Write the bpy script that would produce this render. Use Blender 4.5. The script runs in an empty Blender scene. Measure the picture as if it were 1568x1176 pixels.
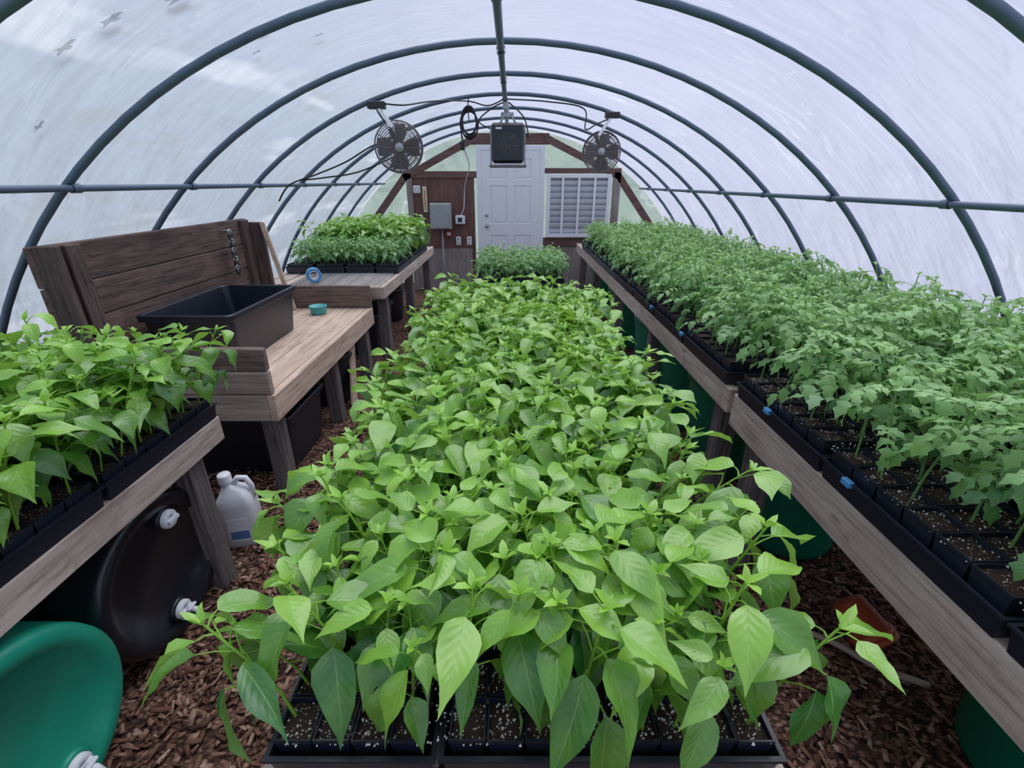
import bpy, math, random
import numpy as np
from mathutils import Vector, Matrix
random.seed(5)
rng = np.random.default_rng(11)
scene = bpy.context.scene
scene.view_settings.view_transform = 'Standard'
scene.view_settings.gamma = 1.10
PI = math.pi

# ------------------------------------------------------------------ materials
def new_mat(name):
    m = bpy.data.materials.new(name); m.use_nodes = True
    nt = m.node_tree; nt.nodes.clear()
    out = nt.nodes.new('ShaderNodeOutputMaterial')
    return m, nt, out
def N(nt, typ, ins=None, **kw):
    n = nt.nodes.new(typ)
    for k, v in kw.items(): setattr(n, k, v)
    if ins:
        for k, v in ins.items():
            s = n.inputs[k]
            if isinstance(v, bpy.types.NodeSocket): nt.links.new(v, s)
            else: s.default_value = v
    return n
def srgb(r, g, b):
    f = lambda v: (v/255/12.92) if v/255 <= 0.04045 else ((v/255+0.055)/1.055)**2.4
    return (f(r), f(g), f(b), 1.0)
def mixc(nt, fac, a, b):
    n = N(nt, 'ShaderNodeMix', data_type='RGBA')
    for idx, v in ((0, fac), (6, a), (7, b)):
        if isinstance(v, bpy.types.NodeSocket): nt.links.new(v, n.inputs[idx])
        else: n.inputs[idx].default_value = v
    return n.outputs[2]
def math_(nt, op, a, b=0.0, c=0.0):
    n = N(nt, 'ShaderNodeMath', {0: a, 1: b, 2: c}, operation=op); return n.outputs[0]
def ramp(nt, fac, stops):
    n = N(nt, 'ShaderNodeValToRGB', {0: fac}); cr = n.color_ramp
    while len(cr.elements) < len(stops): cr.elements.new(0.5)
    for e, (p, c) in zip(cr.elements, stops): e.position = p; e.color = c
    return n.outputs[0]
def noise(nt, vec, scale, detail=4, rough=0.55):
    return N(nt, 'ShaderNodeTexNoise', {'Vector': vec, 'Scale': scale, 'Detail': detail, 'Roughness': rough}).outputs[0]
def objco(nt, scale=(1, 1, 1), rot=(0, 0, 0)):
    tc = N(nt, 'ShaderNodeTexCoord')
    return N(nt, 'ShaderNodeMapping', {'Vector': tc.outputs['Object'], 'Scale': scale, 'Rotation': rot}).outputs[0]
def bump(nt, h, strength=0.3, dist=0.01):
    return N(nt, 'ShaderNodeBump', {'Height': h, 'Strength': strength, 'Distance': dist}).outputs[0]
G = lambda v: (v, v, v, 1)

def plain(name, c, rough=0.5, metal=0.0, var=0.12, scale=12, bmp=0.0, spec=0.5):
    m, nt, out = new_mat(name)
    co = objco(nt)
    nz = noise(nt, co, scale)
    dark = (c[0]*(1-var*2), c[1]*(1-var*2), c[2]*(1-var*2), 1); lite = (min(1, c[0]*(1+var)), min(1, c[1]*(1+var)), min(1, c[2]*(1+var)), 1)
    cc = mixc(nt, nz, dark, lite)
    b = N(nt, 'ShaderNodeBsdfPrincipled', {'Base Color': cc, 'Roughness': rough, 'Metallic': metal, 'Specular IOR Level': spec})
    if bmp: nt.links.new(bump(nt, noise(nt, co, scale*6), bmp, 0.004), b.inputs['Normal'])
    nt.links.new(b.outputs[0], out.inputs[0]); return m

def wood(name, axis, light, dark, rough=0.8, knots=True):
    m, nt, out = new_mat(name)
    sc = [1, 1, 1]; sc[axis] = 0.06
    co = objco(nt, sc)
    g = noise(nt, co, 70, 6, 0.65)
    g2 = noise(nt, co, 14, 3)
    sc2 = [1, 1, 1]; sc2[axis] = 0.35
    kn = N(nt, 'ShaderNodeTexVoronoi', {'Vector': objco(nt, sc2), 'Scale': 6.0}).outputs[0]
    kf = ramp(nt, kn, [(0.0, G(1)), (0.07, G(0))])
    blot = noise(nt, objco(nt), 3.5, 3)
    stain = noise(nt, objco(nt), 11, 5, .65)
    f = ramp(nt, g, [(0.32, G(0)), (0.54, G(1))])
    c = mixc(nt, f, dark, light)
    c = mixc(nt, ramp(nt, g2, [(0.35, G(0.4)), (0.55, G(0))]), c, dark)
    c = mixc(nt, ramp(nt, blot, [(0.52, G(0)), (0.75, G(.5))]), c, dark)
    c = mixc(nt, ramp(nt, stain, [(0.60, G(0)), (0.72, G(.45))]), c, (dark[0]*.6, dark[1]*.55, dark[2]*.52, 1))
    if knots: c = mixc(nt, kf, c, (dark[0]*.4, dark[1]*.35, dark[2]*.3, 1))
    b = N(nt, 'ShaderNodeBsdfPrincipled', {'Base Color': c, 'Roughness': rough, 'Specular IOR Level': 0.25, 'Normal': bump(nt, g, 0.5, 0.004)})
    nt.links.new(b.outputs[0], out.inputs[0]); return m

W_L = srgb(208, 190, 178); W_D = srgb(146, 126, 114)
woodY = wood('weathered_wood_y', 1, W_L, W_D)
woodX = wood('weathered_wood_x', 0, srgb(190, 170, 158), srgb(124, 106, 98))
legZ = wood('grey_wood_leg', 2, srgb(120, 112, 110), srgb(66, 60, 62))
benchY = wood('bench_wood', 1, srgb(216, 190, 170), srgb(162, 134, 116))
darkY = wood('dark_plank', 1, srgb(112, 90, 84), srgb(50, 40, 40))
darkX = wood('dark_plank_x', 0, srgb(128, 108, 100), srgb(66, 54, 52))
darkZ = wood('dark_plank_z', 2, srgb(96, 80, 76), srgb(46, 38, 38))
plyZ = wood('brown_plywood', 2, srgb(120, 88, 82), srgb(86, 60, 58), knots=False)
frameX = wood('brown_frame_x', 0, srgb(118, 90, 86), srgb(78, 56, 54), knots=False)
frameZ = wood('grey_frame_z', 2, srgb(156, 146, 142), srgb(108, 98, 96), knots=False)
blackp = plain('black_plastic', (0.012, 0.015, 0.026, 1), 0.36, bmp=0.05)
blackd = plain('black_drum_plastic', (0.010, 0.012, 0.017, 1), 0.3)
tealp = plain('teal_drum_plastic', srgb(26, 152, 122), 0.35, bmp=0.1)
greenp = plain('green_bin_plastic', srgb(4, 112, 84), 0.4, bmp=0.1)
steel = plain('galvanised_steel_pipe', srgb(84, 100, 122), 0.45, 0.3, bmp=0.05)
darkmetal = plain('black_metal', (0.010, 0.011, 0.015, 1), 0.45)
greymetal = plain('grey_metal', srgb(165, 170, 176), 0.45, 0.3)
fanmetal = plain('fan_guard_metal', srgb(118, 110, 114), 0.5, 0.2)
fanblade = plain('fan_blade', srgb(104, 98, 104), 0.5, 0.2)
white = plain('white_paint', srgb(238, 240, 248), 0.45, var=0.02)
whitep = plain('white_plastic', srgb(232, 234, 242), 0.35, var=0.03)
bluep = plain('blue_tape', srgb(80, 160, 225), 0.4)
tealc = plain('teal_dish', srgb(70, 175, 180), 0.4)
terra = plain('terracotta_plastic', srgb(180, 78, 46), 0.6)
labelb = plain('label_blue', srgb(90, 130, 190), 0.5)
redp = plain('red_plastic', srgb(170, 50, 40), 0.5)
glassdark = plain('louver_backing', srgb(150, 158, 172), 0.5)  # even grey-blue panel behind the window slats
perl = plain('perlite', srgb(226, 222, 214), 0.9)

def soil_mat():
    m, nt, out = new_mat('potting_soil_perlite')
    co = objco(nt)
    v = N(nt, 'ShaderNodeTexVoronoi', {'Vector': co, 'Scale': 190.0})
    f = ramp(nt, v.outputs['Distance'], [(0.22, G(1)), (0.36, G(0))])
    sel = N(nt, 'ShaderNodeSeparateColor', {0: v.outputs['Color']}).outputs[0]
    sel = math_(nt, 'GREATER_THAN', sel, 0.62)
    f2 = math_(nt, 'MULTIPLY', f, sel)
    n = noise(nt, co, 240, 5)
    c = mixc(nt, n, srgb(14, 12, 13), srgb(84, 68, 60))
    c = mixc(nt, f2, c, srgb(214, 208, 200))
    h = math_(nt, 'ADD', n, f2)
    b = N(nt, 'ShaderNodeBsdfPrincipled', {'Base Color': c, 'Roughness': 0.95, 'Specular IOR Level': 0.1, 'Normal': bump(nt, h, 0.9, 0.004)})
    nt.links.new(b.outputs[0], out.inputs[0]); return m
soil = soil_mat()

def mulch_mat():
    m, nt, out = new_mat('wood_chip_mulch')
    co = objco(nt)
    w = noise(nt, co, 9, 3)
    v = N(nt, 'ShaderNodeTexVoronoi', {'Vector': objco(nt, (1, 1.7, 1)), 'Scale': 48.0})
    s = N(nt, 'ShaderNodeSeparateColor', {0: v.outputs['Color']}).outputs[0]
    c = ramp(nt, s, [(0.0, srgb(52, 36, 32)), (0.45, srgb(104, 74, 62)), (0.8, srgb(144, 108, 90)), (1.0, srgb(180, 146, 126))])
    c = mixc(nt, ramp(nt, v.outputs['Distance'], [(0.3, G(0)), (0.7, G(.8))]), c, srgb(26, 19, 18))
    b = N(nt, 'ShaderNodeBsdfPrincipled', {'Base Color': c, 'Roughness': 0.9, 'Specular IOR Level': 0.15, 'Normal': bump(nt, math_(nt, 'ADD', s, w), 0.8, 0.01)})
    nt.links.new(b.outputs[0], out.inputs[0]); return m
mulch = mulch_mat()

def chip_mat():
    m, nt, out = new_mat('wood_chip')
    a = N(nt, 'ShaderNodeAttribute', attribute_name='tint').outputs['Fac']
    c = ramp(nt, a, [(0.0, srgb(66, 45, 38)), (0.4, srgb(130, 92, 76)), (0.75, srgb(176, 132, 112)), (1.0, srgb(218, 186, 164))])
    c = mixc(nt, noise(nt, objco(nt), 90), c, srgb(96, 66, 54))
    b = N(nt, 'ShaderNodeBsdfPrincipled', {'Base Color': c, 'Roughness': 0.85, 'Specular IOR Level': 0.2})
    nt.links.new(b.outputs[0], out.inputs[0]); return m
chipm = chip_mat()

def leaf_mat(name, dark, light, pale, veins=8, veinstr=0.35, trans=0.25, rough=0.32, sidestr=.35, spec=.7):
    m, nt, out = new_mat(name)
    tint = N(nt, 'ShaderNodeAttribute', attribute_name='tint').outputs['Fac']
    uv = N(nt, 'ShaderNodeUVMap').outputs[0]
    sp = N(nt, 'ShaderNodeSeparateXYZ', {0: uv})
    vv = math_(nt, 'ABSOLUTE', math_(nt, 'SUBTRACT', sp.outputs[0], 0.5))
    u = sp.outputs[1]
    mid = ramp(nt, vv, [(0.0, G(1)), (0.03, G(0))])
    ph = math_(nt, 'SUBTRACT', math_(nt, 'MULTIPLY', u, float(veins)), math_(nt, 'MULTIPLY', math_(nt, 'POWER', vv, 0.8), 3.6))
    fr = math_(nt, 'FRACT', ph)
    tri = math_(nt, 'ABSOLUTE', math_(nt, 'SUBTRACT', fr, 0.5))
    side = ramp(nt, tri, [(0.0, G(1)), (0.06, G(0))])
    fade = ramp(nt, vv, [(0.25, G(1)), (0.47, G(0))])
    vein = math_(nt, 'MAXIMUM', mid, math_(nt, 'MULTIPLY', math_(nt, 'MULTIPLY', side, fade), sidestr))
    nz = noise(nt, objco(nt), 22, 3)
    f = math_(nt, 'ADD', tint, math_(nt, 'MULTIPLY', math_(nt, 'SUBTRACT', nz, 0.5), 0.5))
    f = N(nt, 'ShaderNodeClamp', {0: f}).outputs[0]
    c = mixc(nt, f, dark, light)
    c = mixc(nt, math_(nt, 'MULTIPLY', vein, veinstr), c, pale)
    bf = N(nt, 'ShaderNodeNewGeometry').outputs['Backfacing']
    c2 = mixc(nt, math_(nt, 'MULTIPLY', bf, 0.35), c, pale)
    hgt = math_(nt, 'ADD', math_(nt, 'MULTIPLY', tri, math_(nt, 'MULTIPLY', fade, .9)), math_(nt, 'MULTIPLY', mid, -0.6))
    bp = bump(nt, hgt, 0.3, 0.003)
    b = N(nt, 'ShaderNodeBsdfPrincipled', {'Base Color': c2, 'Roughness': rough, 'Specular IOR Level': spec, 'Normal': bp})
    tcol = mixc(nt, 0.5, c2, (light[0]*1.1, light[1]*1.1, light[2]*0.5, 1))
    t = N(nt, 'ShaderNodeBsdfTranslucent', {'Color': tcol})
    mx = N(nt, 'ShaderNodeMixShader', {0: trans, 1: b.outputs[0], 2: t.outputs[0]})
    nt.links.new(mx.outputs[0], out.inputs[0]); return m
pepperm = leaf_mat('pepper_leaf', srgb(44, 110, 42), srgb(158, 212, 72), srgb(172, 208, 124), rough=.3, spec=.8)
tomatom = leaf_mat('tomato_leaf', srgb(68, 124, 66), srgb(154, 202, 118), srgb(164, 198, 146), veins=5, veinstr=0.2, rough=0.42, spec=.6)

def film_mat(name, tint, transp=0.2, dirt=True):
    m, nt, out = new_mat(name)
    n1 = noise(nt, objco(nt, (1, 0.5, 1)), 1.3, 3, 0.5)
    c1 = N(nt, 'ShaderNodeTexNoise', {'Vector': objco(nt, (2.0, 6.0, 2.0), (0, 0, .55)), 'Scale': 1.3, 'Detail': 3.0, 'Roughness': 0.45, 'Distortion': 0.6}).outputs[0]
    c2n = N(nt, 'ShaderNodeTexNoise', {'Vector': objco(nt, (1.4, 8.0, 1.4), (0, 0, -.5)), 'Scale': 1.1, 'Detail': 2.0, 'Roughness': 0.4, 'Distortion': 0.5}).outputs[0]
    cr = math_(nt, 'ADD', c1, math_(nt, 'MULTIPLY', c2n, 0.7))
    crease_light = ramp(nt, math_(nt, 'ABSOLUTE', math_(nt, 'SUBTRACT', c2n, 0.5)), [(0.0, G(1)), (0.015, G(0.15)), (0.05, G(0))])
    patch = ramp(nt, noise(nt, objco(nt), 1.1, 2), [(0.46, G(0)), (0.66, G(1))])
    crease_light = math_(nt, 'MULTIPLY', crease_light, patch)
    c = mixc(nt, ramp(nt, n1, [(0.3, G(0)), (0.7, G(1))]), (tint[0]*.84, tint[1]*.87, tint[2]*.92, 1), tint)
    c = mixc(nt, math_(nt, 'MULTIPLY', crease_light, .4), c, (.9, .92, 1, 1))  # light on the wrinkles painted into the film colour as pale crease lines
    if dirt:
        dn = noise(nt, objco(nt, (1, .6, 1)), 3.2, 6, 0.6)
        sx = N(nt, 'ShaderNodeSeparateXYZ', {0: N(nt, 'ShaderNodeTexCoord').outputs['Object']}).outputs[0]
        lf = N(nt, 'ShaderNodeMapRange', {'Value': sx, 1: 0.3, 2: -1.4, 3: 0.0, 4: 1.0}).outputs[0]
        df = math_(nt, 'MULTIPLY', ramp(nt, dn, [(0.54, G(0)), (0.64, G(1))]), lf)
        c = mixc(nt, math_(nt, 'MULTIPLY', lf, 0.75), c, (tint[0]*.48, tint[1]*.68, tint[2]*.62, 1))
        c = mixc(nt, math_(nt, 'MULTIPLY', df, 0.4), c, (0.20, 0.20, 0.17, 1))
        lt = math_(nt, 'MULTIPLY', ramp(nt, noise(nt, objco(nt, (1, .3, 2.2)), 2.0, 3), [(0.57, G(0)), (0.66, G(.45))]), lf)
        c = mixc(nt, lt, c, (.8, .84, .92, 1))
    bp = bump(nt, cr, 0.9, 0.075)
    tl = N(nt, 'ShaderNodeBsdfTranslucent', {'Color': c, 'Normal': bp})
    df_ = N(nt, 'ShaderNodeBsdfDiffuse', {'Color': c, 'Normal': bp})
    m1 = N(nt, 'ShaderNodeMixShader', {0: 0.2, 1: tl.outputs[0], 2: df_.outputs[0]})
    tr = N(nt, 'ShaderNodeBsdfTransparent', {'Color': (0.93, 0.95, 1, 1)})
    m2 = N(nt, 'ShaderNodeMixShader', {0: transp, 1: m1.outputs[0], 2: tr.outputs[0]})
    gl = N(nt, 'ShaderNodeBsdfGlossy', {'Color': G(1), 'Roughness': 0.25, 'Normal': bp})
    m3 = N(nt, 'ShaderNodeMixShader', {0: 0.05, 1: m2.outputs[0], 2: gl.outputs[0]})
    nt.links.new(m3.outputs[0], out.inputs[0]); return m
film = film_mat('polyethylene_film', (0.42, 0.44, 0.60, 1), 0.42)
gablefilm = film_mat('corrugated_panel', (0.33, 0.43, 0.37, 1), 0.12, False)

def grass_mat():
    m, nt, out = new_mat('outside_grass')
    c = mixc(nt, noise(nt, objco(nt), 1.5), srgb(84, 110, 66), srgb(140, 156, 112))
    b = N(nt, 'ShaderNodeBsdfPrincipled', {'Base Color': c, 'Roughness': 0.95})
    nt.links.new(b.outputs[0], out.inputs[0]); return m
grass = grass_mat()

# ------------------------------------------------------------------ mesh builder
class MB:
    def __init__(s): s.v = []; s.f = []; s.m = []; s.sm = []; s.mats = []
    def mi(s, mat):
        if mat not in s.mats: s.mats.append(mat)
        return s.mats.index(mat)
    def add(s, vs, fs, mat, smooth=False):
        o = len(s.v); i = s.mi(mat)
        s.v += [tuple(v) for v in vs]
        for f in fs: s.f.append(tuple(a+o for a in f)); s.m.append(i); s.sm.append(smooth)
    def box(s, a, b, mat, M=None, bev=0.0):
        x0, y0, z0 = a; x1, y1, z1 = b
        e = min(bev, (x1-x0)/3, (y1-y0)/3, (z1-z0)/3) if bev else 0
        if e <= 0:
            vs = [(x0,y0,z0),(x1,y0,z0),(x1,y1,z0),(x0,y1,z0),(x0,y0,z1),(x1,y0,z1),(x1,y1,z1),(x0,y1,z1)]
            fs = [(0,3,2,1),(4,5,6,7),(0,1,5,4),(1,2,6,5),(2,3,7,6),(3,0,4,7)]
        else:
            c = [(x0+x1)/2, (y0+y1)/2, (z0+z1)/2]; h = [(x1-x0)/2, (y1-y0)/2, (z1-z0)/2]
            vs = []; I = {}
            for sx in (-1, 1):
                for sy in (-1, 1):
                    for sz in (-1, 1):
                        for ax in range(3):
                            hh = [h[0]-e, h[1]-e, h[2]-e]; hh[ax] = h[ax]
                            I[(sx, sy, sz, ax)] = len(vs)
                            vs.append((c[0]+sx*hh[0], c[1]+sy*hh[1], c[2]+sz*hh[2]))
            fs = []
            for sgn in (-1, 1):
                fs.append([I[(sgn, a_, b_, 0)] for a_, b_ in ((-1,-1),(1,-1),(1,1),(-1,1))])
                fs.append([I[(a_, sgn, b_, 1)] for a_, b_ in ((-1,-1),(1,-1),(1,1),(-1,1))])
                fs.append([I[(a_, b_, sgn, 2)] for a_, b_ in ((-1,-1),(1,-1),(1,1),(-1,1))])
            for a_ in (-1, 1):
                for b_ in (-1, 1):
                    fs.append([I[(-1,a_,b_,1)], I[(1,a_,b_,1)], I[(1,a_,b_,2)], I[(-1,a_,b_,2)]])
                    fs.append([I[(a_,-1,b_,0)], I[(a_,1,b_,0)], I[(a_,1,b_,2)], I[(a_,-1,b_,2)]])
                    fs.append([I[(a_,b_,-1,0)], I[(a_,b_,1,0)], I[(a_,b_,1,1)], I[(a_,b_,-1,1)]])
                    for c_ in (-1, 1): fs.append([I[(a_,b_,c_,0)], I[(a_,b_,c_,1)], I[(a_,b_,c_,2)]])
            C = Vector(c); out = []
            for f in fs:
                p = [Vector(vs[i]) for i in f]; n = (p[1]-p[0]).cross(p[2]-p[0]); ctr = sum(p, Vector())/len(p)
                out.append(f if n.dot(ctr-C) > 0 else f[::-1])
            fs = out
        if M is not None: vs = [M @ Vector(v) for v in vs]
        s.add(vs, fs, mat)
    def beam(s, p, q, w, h, mat, up=(0, 0, 1), bev=0.0):
        p = Vector(p); q = Vector(q); d = (q-p); L = d.length; d.normalize()
        u = Vector(up); sd = d.cross(u).normalized(); u = sd.cross(d)
        M = Matrix((( sd.x, d.x, u.x, p.x), (sd.y, d.y, u.y, p.y), (sd.z, d.z, u.z, p.z), (0, 0, 0, 1)))
        s.box((-w/2, 0, -h/2), (w/2, L, h/2), mat, M, bev)
    def tube(s, pts, r, mat, seg=8, closed=False, cap=True):
        pts = [Vector(p) for p in pts]; n = len(pts)
        vs = []; prev = None
        for i, p in enumerate(pts):
            if closed: t = pts[(i+1) % n]-pts[i-1]
            else: t = pts[min(i+1, n-1)]-pts[max(i-1, 0)]
            t.normalize()
            if prev is None:
                a = Vector((0, 0, 1)) if abs(t.z) < 0.9 else Vector((1, 0, 0)); u = t.cross(a).normalized()
            else:
                u = prev - t*prev.dot(t); u.normalize()
            prev = u; w = t.cross(u)
            rr = r[i] if isinstance(r, (list, tuple)) else r
            for k in range(seg):
                a = 2*PI*k/seg; vs.append(p+(u*math.cos(a)+w*math.sin(a))*rr)
        fs = []
        for i in range(n if closed else n-1):
            j = (i+1) % n
            for k in range(seg):
                k2 = (k+1) % seg; fs.append((i*seg+k, i*seg+k2, j*seg+k2, j*seg+k))
        if cap and not closed:
            fs.append(tuple(range(seg))[::-1]); fs.append(tuple((n-1)*seg+k for k in range(seg)))
        s.add(vs, fs, mat, True)
    def lathe(s, prof, mat, M=Matrix.Identity(4), seg=40, smooth=True):
        vs = []; fs = []
        for r, z in prof:
            for k in range(seg):
                a = 2*PI*k/seg; vs.append(M @ Vector((r*math.cos(a), r*math.sin(a), z)))
        for i in range(len(prof)-1):
            for k in range(seg):
                k2 = (k+1) % seg; fs.append((i*seg+k, i*seg+k2, (i+1)*seg+k2, (i+1)*seg+k))
        s.add(vs, fs, mat, smooth)
    def obj(s, name, parent=None):
        me = bpy.data.meshes.new(name); me.from_pydata(s.v, [], s.f)
        for m in s.mats: me.materials.append(m)
        me.polygons.foreach_set('material_index', s.m); me.polygons.foreach_set('use_smooth', s.sm)
        me.update()
        o = bpy.data.objects.new(name, me); scene.collection.objects.link(o)
        if parent: o.parent = parent
        return o
def T(x, y, z): return Matrix.Translation((x, y, z))
def R(a, ax): return Matrix.Rotation(a, 4, ax)

# ------------------------------------------------------------------ shell
CX, CZ, RR = -0.03, -0.60, 2.82
Y0, Y1 = -2.4, 7.38
HOOPS = [-1.9, -1.1, -0.25, 0.58, 1.42, 2.13, 2.92, 3.71, 4.50, 5.29, 6.08, 6.87]
TH = math.acos(-CZ/RR)

def build_film():
    na, ny = 200, 330
    vs = []; fs = []
    for j in range(ny+1):
        y = Y0+(Y1-Y0)*j/ny
        d = min(abs(y-h) for h in HOOPS)
        sag = min(d/0.4, 1)
        for i in range(na+1):
            th = -TH+2*TH*i/na
            r = RR+0.028-0.016*math.sin(sag*PI/2)*abs(math.cos(th))
            r += 0.006*math.sin(th*23+y*7+1.5*math.sin(y*3.1))*sag + 0.003*math.sin(th*41-y*19+2*math.sin(th*7))*sag
            r += 0.005*math.sin(th*34+y*22+2*math.sin(th*5+y))*sag*max(0, math.sin(th*3+y*1.7))
            vs.append((CX+r*math.sin(th), y, CZ+r*math.cos(th)))
    for j in range(ny):
        for i in range(na):
            a = j*(na+1)+i; fs.append((a, a+1, a+na+2, a+na+1))
    b = MB(); b.add(vs, fs, film, True); return b.obj('greenhouse_film_cover')
build_film()

def hoop_pts(y, r=RR, n=48):
    return [(CX+r*math.sin(-TH+2*TH*i/n), y, CZ+r*math.cos(-TH+2*TH*i/n)) for i in range(n+1)]
for y in HOOPS:
    b = MB(); b.tube(hoop_pts(y), 0.0165, steel, 10)
    for sx in (-1, 1):
        b.tube([(CX+sx*RR*math.sin(TH), y, 0.0), (CX+sx*RR*math.sin(TH-0.06), y, CZ+RR*math.cos(TH-0.06))], 0.024, steel, 10)
    b.obj('hoop_rib')
def purlin(z, sgn):
    rr = RR-0.03; x = CX+sgn*math.sqrt(rr*rr-(z-CZ)**2)
    b = MB(); b.tube([(x, y, z) for y in np.linspace(Y0+.05, Y1-.05, 12)], 0.0145, steel, 10)
    for y in HOOPS:
        b.lathe([(0.019, -0.022), (0.019, 0.022)], steel, T(x, y, z) @ R(PI/2, 'X'), 12)
        b.tube([(x, y, z), (CX+(x-CX)*1.012, y, CZ+(z-CZ)*1.012)], 0.008, steel, 6)
    b.obj('side_purlin')
purlin(1.525, -1); purlin(1.462, 1)
b = MB(); rz = CZ+RR-0.04
b.tube([(-0.058, y, rz) for y in np.linspace(Y0+.05, Y1-.05, 12)], 0.018, steel, 10)
for y in HOOPS:
    b.lathe([(0.024, -0.03), (0.024, 0.03)], steel, T(-0.058, y, rz) @ R(PI/2, 'X'), 12)
b.obj('ridge_purlin')

b = MB(); b.box((-2.76, Y0, -0.06), (2.72, Y1, 0.0), mulch); b.obj('floor')
b = MB(); b.add([(-4.2, -5, -0.07), (4.2, -5, -0.07), (4.2, 10, -0.07), (-4.2, 10, -0.07)], [(0, 1, 2, 3)], grass); b.obj('ground_outside')

def segment_poly(r, y):
    return [(CX+r*math.sin(-TH+2*TH*i/48), y, CZ+r*math.cos(-TH+2*TH*i/48)) for i in range(49)]
b = MB(); b.add(segment_poly(RR, Y0), [tuple(range(49))], film)
b.obj('wall_back')

# ------------------------------------------------------------------ far end wall
YW = 7.35
b = MB()
b.add(segment_poly(RR, YW+0.045), [tuple(range(49))[::-1]], gablefilm)
b.box((-1.46, YW-0.02, 0.02), (-0.55, YW+0.02, 1.60), plyZ)
b.box((-1.46, YW-0.05, 0.02), (-0.60, YW-0.022, 0.62), frameZ)
b.box((-1.52, YW-0.06, 0.0), (-1.44, YW+0.03, 1.66), frameZ, bev=.004)
b.box((-1.5, YW-0.05, 1.60), (-0.5, YW+0.02, 1.69), frameX, bev=.004)
b.box((0.47, YW-0.05, 1.66), (1.56, YW+0.02, 1.73), frameX, bev=.004)
b.box((1.46, YW-0.06, 0.0), (1.56, YW+0.03, 1.68), frameZ, bev=.004)
b.box((0.47, YW-0.05, 0.66), (1.5, YW+0.02, 0.78), frameX, bev=.004)
b.box((0.47, YW-0.02, 0.02), (1.5, YW+0.02, 0.66), frameZ)
b.box((-0.58, YW-0.05, 2.03), (0.52, YW+0.02, 2.17), frameX, bev=.004)
up = (0, 1, 0)
b.beam((-1.55, YW-0.03, 1.60), (-0.5, YW-0.03, 2.12), 0.09, 0.06, frameX, up)
b.beam((0.45, YW-0.03, 2.12), (1.52, YW-0.03, 1.63), 0.09, 0.06, frameX, up)
b.beam((-2.14, YW-0.03, 0.9), (-1.50, YW-0.03, 1.66), 0.09, 0.06, frameX, up)
b.beam((1.50, YW-0.03, 1.66), (2.10, YW-0.03, 0.9), 0.09, 0.06, frameX, up)
b.box((-2.6, YW-0.04, 0.0), (-1.5, YW+0.02, 0.1), frameX)
b.box((1.5, YW-0.04, 0.0), (2.55, YW+0.02, 0.1), frameX)
b.box((-2.2, YW-0.04, 0.82), (-1.5, YW+0.02, 0.9), frameX)
b.box((1.5, YW-0.04, 0.82), (2.15, YW+0.02, 0.9), frameX)
b.obj('wall_front')

def build_door():
    b = MB(); x0, x1, z1 = -0.43, 0.39, 1.95; y = YW-0.06
    b.box((x0, y+0.012, 0.02), (x1, y+0.05, z1), white)
    st = 0.11; cx = (x0+x1)/2
    b.box((x0, y, .02), (x0+st, y+.012, z1), white); b.box((x1-st, y, .02), (x1, y+.012, z1), white)
    b.box((cx-.045, y, .02), (cx+.045, y+.012, z1), white)
    rows = [(0.02, 0.25), (0.82, 0.98), (1.50, 1.58), (1.85, z1)]
    for p, q in [(x0+st, cx-.045), (cx+.045, x1-st)]:
        for a, c in rows: b.box((p, y, a), (q, y+.012, c), white)
        for a, c in [(0.25, 0.82), (0.98, 1.50), (1.58, 1.85)]:
            b.box((p+.03, y+.004, a+.03), (q-.03, y+.0118, c-.03), white, bev=.003)
    b.lathe([(0.0, -.06), (.02, -.055), (.028, -.04), (.02, -.02), (.012, -.01), (.03, 0)], greymetal, T(x0+.06, y, 0.95) @ R(-PI/2, 'X'), 16)
    b.lathe([(0.0, -.02), (.02, -.018), (.025, 0)], greymetal, T(x0+.06, y, 1.10) @ R(-PI/2, 'X'), 16)
    b.obj('door_1')
    t = MB()
    t.box((x0-.075, y-.005, 0), (x0-.005, y+.06, z1+.07), white, bev=.004)
    t.box((x1+.005, y-.005, 0), (x1+.075, y+.06, z1+.07), white, bev=.004)
    t.box((x0-.005, y-.005, z1+.005), (x1+.005, y+.06, z1+.07), white, bev=.004)
    t.obj('trim_1')
build_door()

def build_window():
    b = MB(); x0, x1, z0, z1 = 0.50, 1.42, 0.79, 1.65; y = YW-0.09
    b.box((x0+.03, y+.045, z0+.03), (x1-.03, y+.055, z1-.03), glassdark)
    for a, c in [((x0, y, z0), (x0+.05, y+.06, z1)), ((x1-.05, y, z0), (x1, y+.06, z1)), ((x0+.05, y, z0), (x1-.05, y+.06, z0+.05)), ((x0+.05, y, z1-.05), (x1-.05, y+.06, z1))]:
        b.box(a, c, white, bev=.004)
    for i in range(1, 4):
        x = x0+(x1-x0)*i/4; b.box((x-.016, y+.002, z0+.05), (x+.016, y+.012, z1-.05), white)
    n = 9
    for i in range(n):
        z = z0+.07+(z1-z0-.12)*i/n
        M = T(0, y+.03, z+.02) @ R(0.6, 'X')
        b.box((x0+.05, -.004, -.026), (x1-.05, .004, .026), whitep, M)
    b.obj('window_1')
build_window()

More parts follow.
